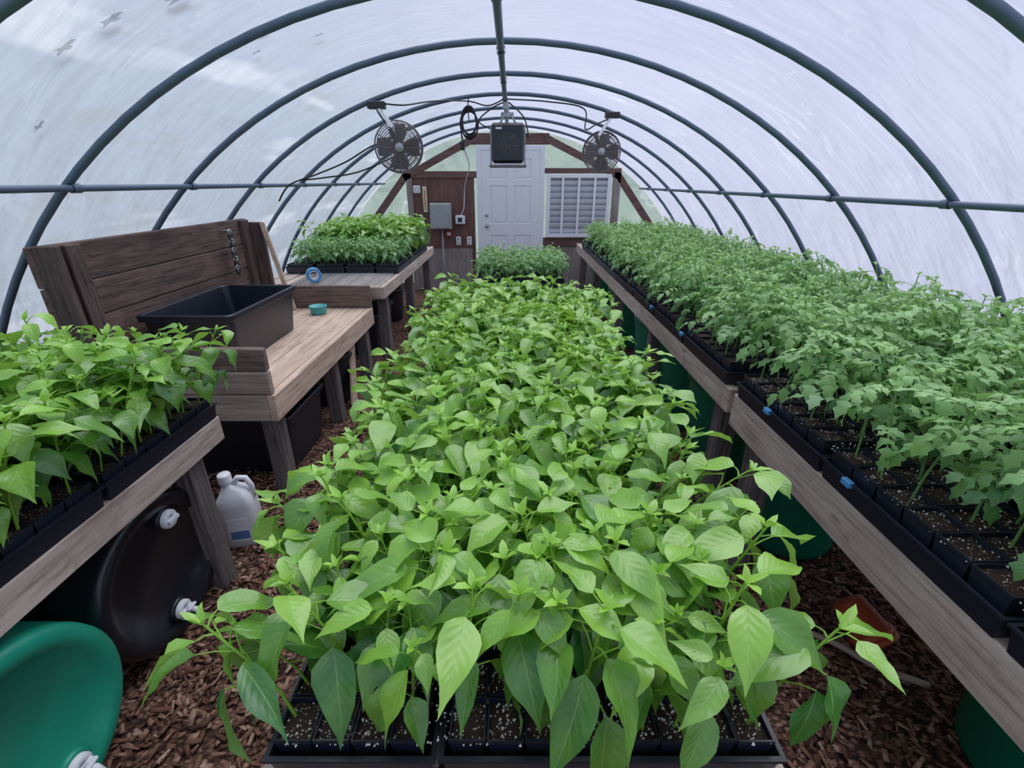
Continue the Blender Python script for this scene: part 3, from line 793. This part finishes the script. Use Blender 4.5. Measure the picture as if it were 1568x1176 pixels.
# ------------------------------------------------------------------ fans, heater, cables
def fan(name, c, r, yaw, tilt, mount):
    b = MB(); M = T(*c) @ R(yaw, 'Z') @ R(PI/2+tilt, 'X')
    def ring(rad, z, th): b.tube([M @ Vector((rad*math.cos(a), rad*math.sin(a), z)) for a in np.linspace(0, 2*PI, 33)[:-1]], th, fanmetal, 5, True)
    for k in range(1, 13): ring(r*k/12, .035+.012*(1-(k/12)**2), .0034)
    ring(r, .0, .006); ring(r, -.04, .006)
    for k in range(2, 13, 2): ring(r*k/12, -.06, .0025)
    for k in range(12):
        a = 2*PI*k/12; d = Vector((math.cos(a), math.sin(a), 0))
        b.tube([M @ (d*.03+Vector((0, 0, .047))), M @ (d*r*.6+Vector((0, 0, .042))), M @ (d*r+Vector((0, 0, .03))), M @ (d*r+Vector((0, 0, -.04))), M @ (d*.05+Vector((0, 0, -.06)))], .0028, fanmetal, 5)
    b.lathe([(0, .055), (.028, .053), (.032, .045), (.032, .035)], greymetal, M, 20)
    b.lathe([(0, -.13), (.045, -.125), (.05, -.06), (.045, -.03), (.02, .02), (0, .02)], darkmetal, M, 20)
    for k in range(4):
        a = k*PI/2
        P = []
        for rad, w, tw in ((.03, .03, .5), (r*.5, .06, .4), (r*.88, .055, .25)):
            for sgn in (-1, 1):
                P.append(M @ (R(a, 'Z') @ Vector((rad, sgn*w, sgn*w*tw))))
        b.add(P, [(0, 1, 3, 2), (2, 3, 5, 4)], fanblade, True)
    m = Vector(mount); cc = M @ Vector((0, 0, -.05)); top = M @ Vector((-r*.2, r*.75, .06))
    b.beam(m, top, .022, .022, whitep, (0, 1, .1)); b.tube([top, cc], .008, greymetal)
    b.box((m.x-.06, m.y-.03, m.z-.02), (m.x+.06, m.y+.03, m.z+.025), darkmetal, bev=.004)
    return b.obj(name)
fan('circulation_fan', (-.80, 3.70, 1.775), .165, .25, .1, (-.93, 3.70, 2.03))
fan('circulation_fan', (.77, 4.48, 1.785), .16, -.2, .0, (.84, 4.48, 2.06))

b = MB(); hx, hy = -.035, 4.50
b.box((hx-.135, hy-.11, 1.70), (hx+.135, hy+.12, 2.0), darkmetal, bev=.015)
b.box((hx-.12, hy-.118, 1.715), (hx+.12, hy-.108, 1.985), blackp, bev=.004)
for k in range(1, 6): b.tube([(hx+.018*k*math.cos(a), hy-.122, 1.83+.018*k*math.sin(a)) for a in np.linspace(0, 2*PI, 25)[:-1]], .0022, fanblade, 5, True)
for k in range(6): b.tube([(hx, hy-.122, 1.83), (hx+.09*math.cos(k*PI/3), hy-.122, 1.83+.09*math.sin(k*PI/3))], .0022, fanblade, 5)
b.box((hx-.10, hy-.125, 1.95), (hx-.05, hy-.116, 1.965), whitep)
b.box((hx-.16, hy-.12, 1.665), (hx+.16, hy+.12, 1.685), fanmetal, bev=.004)
for sx in (-1, 1): b.beam((hx+sx*.145, hy, 1.67), (hx+sx*.145, hy, 1.98), .012, .02, greymetal, (0, 1, 0))
for sx in (-1, 1): b.tube([(hx+sx*.07, hy, 2.0), (hx+sx*.03, hy, 2.06)], .008, greymetal)
b.tube([(hx, hy, 2.05), (-.058, hy, 2.2)], .016, greymetal, 10)
b.lathe([(.03, 0), (.03, .03)], greymetal, T(hx-.006, hy, 2.05), 14)
b.lathe([(.026, 0), (.026, .05)], greymetal, T(hx-.015, hy, 2.11), 14)
b.box((hx-.06, hy+.02, 2.05), (hx+.05, hy+.06, 2.09), greymetal, bev=.004)
b.obj('hanging_heater')

def roof_pt(x, y, d=.035):
    r = RR-d; return (x, y, CZ+math.sqrt(r*r-(x-CX)**2))
b = MB(); pts = []
for a in np.linspace(0, 2*PI*4, 90):
    k = a/(2*PI)
    pts.append((-.36+(.055+.006*math.sin(k*3))*math.cos(a)*(1+.1*k), 4.46+.008*k, 2.03+.10*math.sin(a)-.012*k))
b.tube(pts, .0075, darkmetal, 6)
b.tube([(-.36, 4.5, 2.19), (-.37, 4.48, 2.12), (-.36, 4.47, 2.02)], .005, darkmetal, 6)
b.tube([(-.41, 4.47, 2.02), (-.43, 4.48, 1.93), (-.42, 4.48, 1.86)], .0075, darkmetal, 6)
b.box((-.445, 4.46, 1.80), (-.405, 4.50, 1.87), darkmetal, bev=.006)
b.obj('coiled_extension_cord')
def cable(pts, r=.006, mat=darkmetal, name='power_cable'):
    b = MB(); n = len(pts); P = [Vector(p) for p in pts]; out = []
    for i in range(n-1):
        p0 = P[max(i-1, 0)]; p1 = P[i]; p2 = P[i+1]; p3 = P[min(i+2, n-1)]
        for k in range(8):
            t = k/8; out.append(.5*((2*p1)+(-p0+p2)*t+(2*p0-5*p1+4*p2-p3)*t*t+(-p0+3*p1-3*p2+p3)*t**3))
    out.append(P[-1]); b.tube(out, r, mat, 6); return b.obj(name)
cable([roof_pt(-.06, 4.5), (-.2, 4.47, 2.13), roof_pt(-.36, 4.5), roof_pt(-.6, 4.2), (-.75, 3.75, 2.04), roof_pt(-.93, 3.7), (-.88, 3.68, 1.93)])
cable([(-.80, 3.84, 1.75), (-.95, 3.74, 1.80), (-1.2, 3.72, 1.68), (-1.42, 3.72, 1.60), (-1.62, 3.70, 1.53), (-1.72, 3.70, 1.42)])
cable([(-.80, 3.84, 1.75), (-1.1, 3.72, 1.62), (-1.35, 3.72, 1.58), (-1.55, 3.72, 1.56)])
cable([(-.42, 4.48, 1.82), (-.43, 4.9, 1.78), (-.5, 6.0, 1.7), (-.66, 7.1, 1.5), (-.70, 7.24, 1.2), (-.76, 7.24, 1.09)], .006, whitep)
cable([roof_pt(-.06, 4.52), roof_pt(.3, 4.52), roof_pt(.6, 4.5), (.62, 4.48, 1.96), (.72, 4.48, 2.0), roof_pt(.84, 4.5)])
cable([(-.15, 4.5, 1.95), (-.28, 4.5, 2.02), (-.16, 4.5, 2.12), (-.06, 4.5, 2.16)])
cable([(.10, 4.5, 1.95), (.14, 4.5, 1.90), (.10, 4.52, 2.05), (-.03, 4.5, 2.16)])

b = MB(); lm = plain('dead_leaf', srgb(110, 82, 62), .8)
for th, y, s in [(-.36, 1.82, .036), (-.43, 1.75, .028), (-.34, 2.25, .02), (-.49, 1.73, .026), (-.38, 2.4, .016), (-.29, 2.5, .017), (-.62, 1.9, .018), (-.7, 1.6, .025), (.1, 2.3, .010)]:
    P = []
    for k in range(12):
        a = 2*PI*k/12; q = s*(1+.5*math.sin(k*2.3+th*9)); t2 = th+q*math.cos(a)/RR*1.3; yy = y+q*.6*math.sin(a)
        P.append((CX+(RR+.045)*math.sin(t2), yy, CZ+(RR+.045)*math.cos(t2)))
    b.add(P, [tuple(range(12))], lm)
b.obj('fallen_leaves')

# ------------------------------------------------------------------ wood chips
def chips():
    n = 17000
    areas = [(-1.15, -.42, .3, 3.8), (.44, 1.0, .3, 4.2), (-2.1, -1.0, .2, 2.4), (.9, 1.9, .3, 2.2), (-1.2, 1.2, 3.2, 7.2)]
    wts = np.array([.30, .20, .16, .14, .20]); idx = rng.choice(5, n, p=wts)
    V = np.zeros((n, 8, 3)); base = np.array([(-1,-1,-1),(1,-1,-1),(1,1,-1),(-1,1,-1),(-1,-1,1),(1,-1,1),(1,1,1),(-1,1,1)])*.5
    fs = np.array([(0,3,2,1),(4,5,6,7),(0,1,5,4),(1,2,6,5),(2,3,7,6),(3,0,4,7)])
    tn = rng.random(n)**1.1
    for i in range(n):
        a = areas[idx[i]]; x = rng.uniform(a[0], a[1]); y = rng.uniform(a[2], a[3])
        L, w, h = rng.uniform(.012, .05), rng.uniform(.006, .018), rng.uniform(.002, .006)
        p = base*np.array([L, w, h]); p[:, 1] *= np.where(p[:, 0] > 0, rng.uniform(.4, 1.1), 1)
        rx, ry, rz_ = rng.normal(0, .3), rng.normal(0, .3), rng.uniform(0, 2*PI)
        Mx = np.array(Matrix.Rotation(rz_, 3, 'Z') @ Matrix.Rotation(ry, 3, 'Y') @ Matrix.Rotation(rx, 3, 'X'))
        p = p @ Mx.T; V[i] = p+np.array([x, y, -p[:, 2].min()+rng.uniform(0, .012)])
    F = (fs[None]+8*np.arange(n)[:, None, None]).reshape(-1, 4)
    V = V.reshape(-1, 3)
    me = bpy.data.meshes.new('wood_chips'); me.vertices.add(len(V)); me.vertices.foreach_set('co', V.astype(np.float32).ravel())
    me.loops.add(F.size); me.loops.foreach_set('vertex_index', F.astype(np.int32).ravel())
    me.polygons.add(len(F)); me.polygons.foreach_set('loop_start', np.arange(0, F.size, 4, dtype=np.int32))
    at = me.attributes.new('tint', 'FLOAT', 'POINT'); at.data.foreach_set('value', np.repeat(tn, 8).astype(np.float32))
    me.materials.append(chipm); me.update(calc_edges=True); me.validate()
    o = bpy.data.objects.new('wood_chips', me); scene.collection.objects.link(o)
chips()

# ------------------------------------------------------------------ light
w = bpy.data.worlds.new('World'); scene.world = w; w.use_nodes = True
nt = w.node_tree; nt.nodes.clear()
tc = N(nt, 'ShaderNodeTexCoord'); sp = N(nt, 'ShaderNodeSeparateXYZ', {0: tc.outputs['Generated']})
c = ramp(nt, sp.outputs[2], [(0.0, (0.84, 0.87, 0.95, 1)), (0.5, (0.80, 0.85, 1.0, 1)), (1.0, (0.80, 0.86, 1.0, 1))])
bg = N(nt, 'ShaderNodeBackground', {'Color': c, 'Strength': 0.76}); o = N(nt, 'ShaderNodeOutputWorld'); nt.links.new(bg.outputs[0], o.inputs[0])
sun = bpy.data.lights.new('overcast_sun', 'SUN'); sun.energy = 5.6; sun.angle = math.radians(60); sun.color = (1, .985, .96)
so = bpy.data.objects.new('overcast_sun', sun); so.rotation_euler = (math.radians(-20), math.radians(10), 0); so.location = (0, 0, 6); scene.collection.objects.link(so)

# ------------------------------------------------------------------ camera
cam = bpy.data.cameras.new('camera'); cam.lens = 36*715/1568; cam.sensor_width = 36; cam.clip_start = .02; cam.clip_end = 200
co = bpy.data.objects.new('camera', cam); scene.collection.objects.link(co)
co.location = (0, 0, 1.55); co.rotation_euler = (math.radians(90-23.4), 0, 0)
scene.camera = co
print('done')
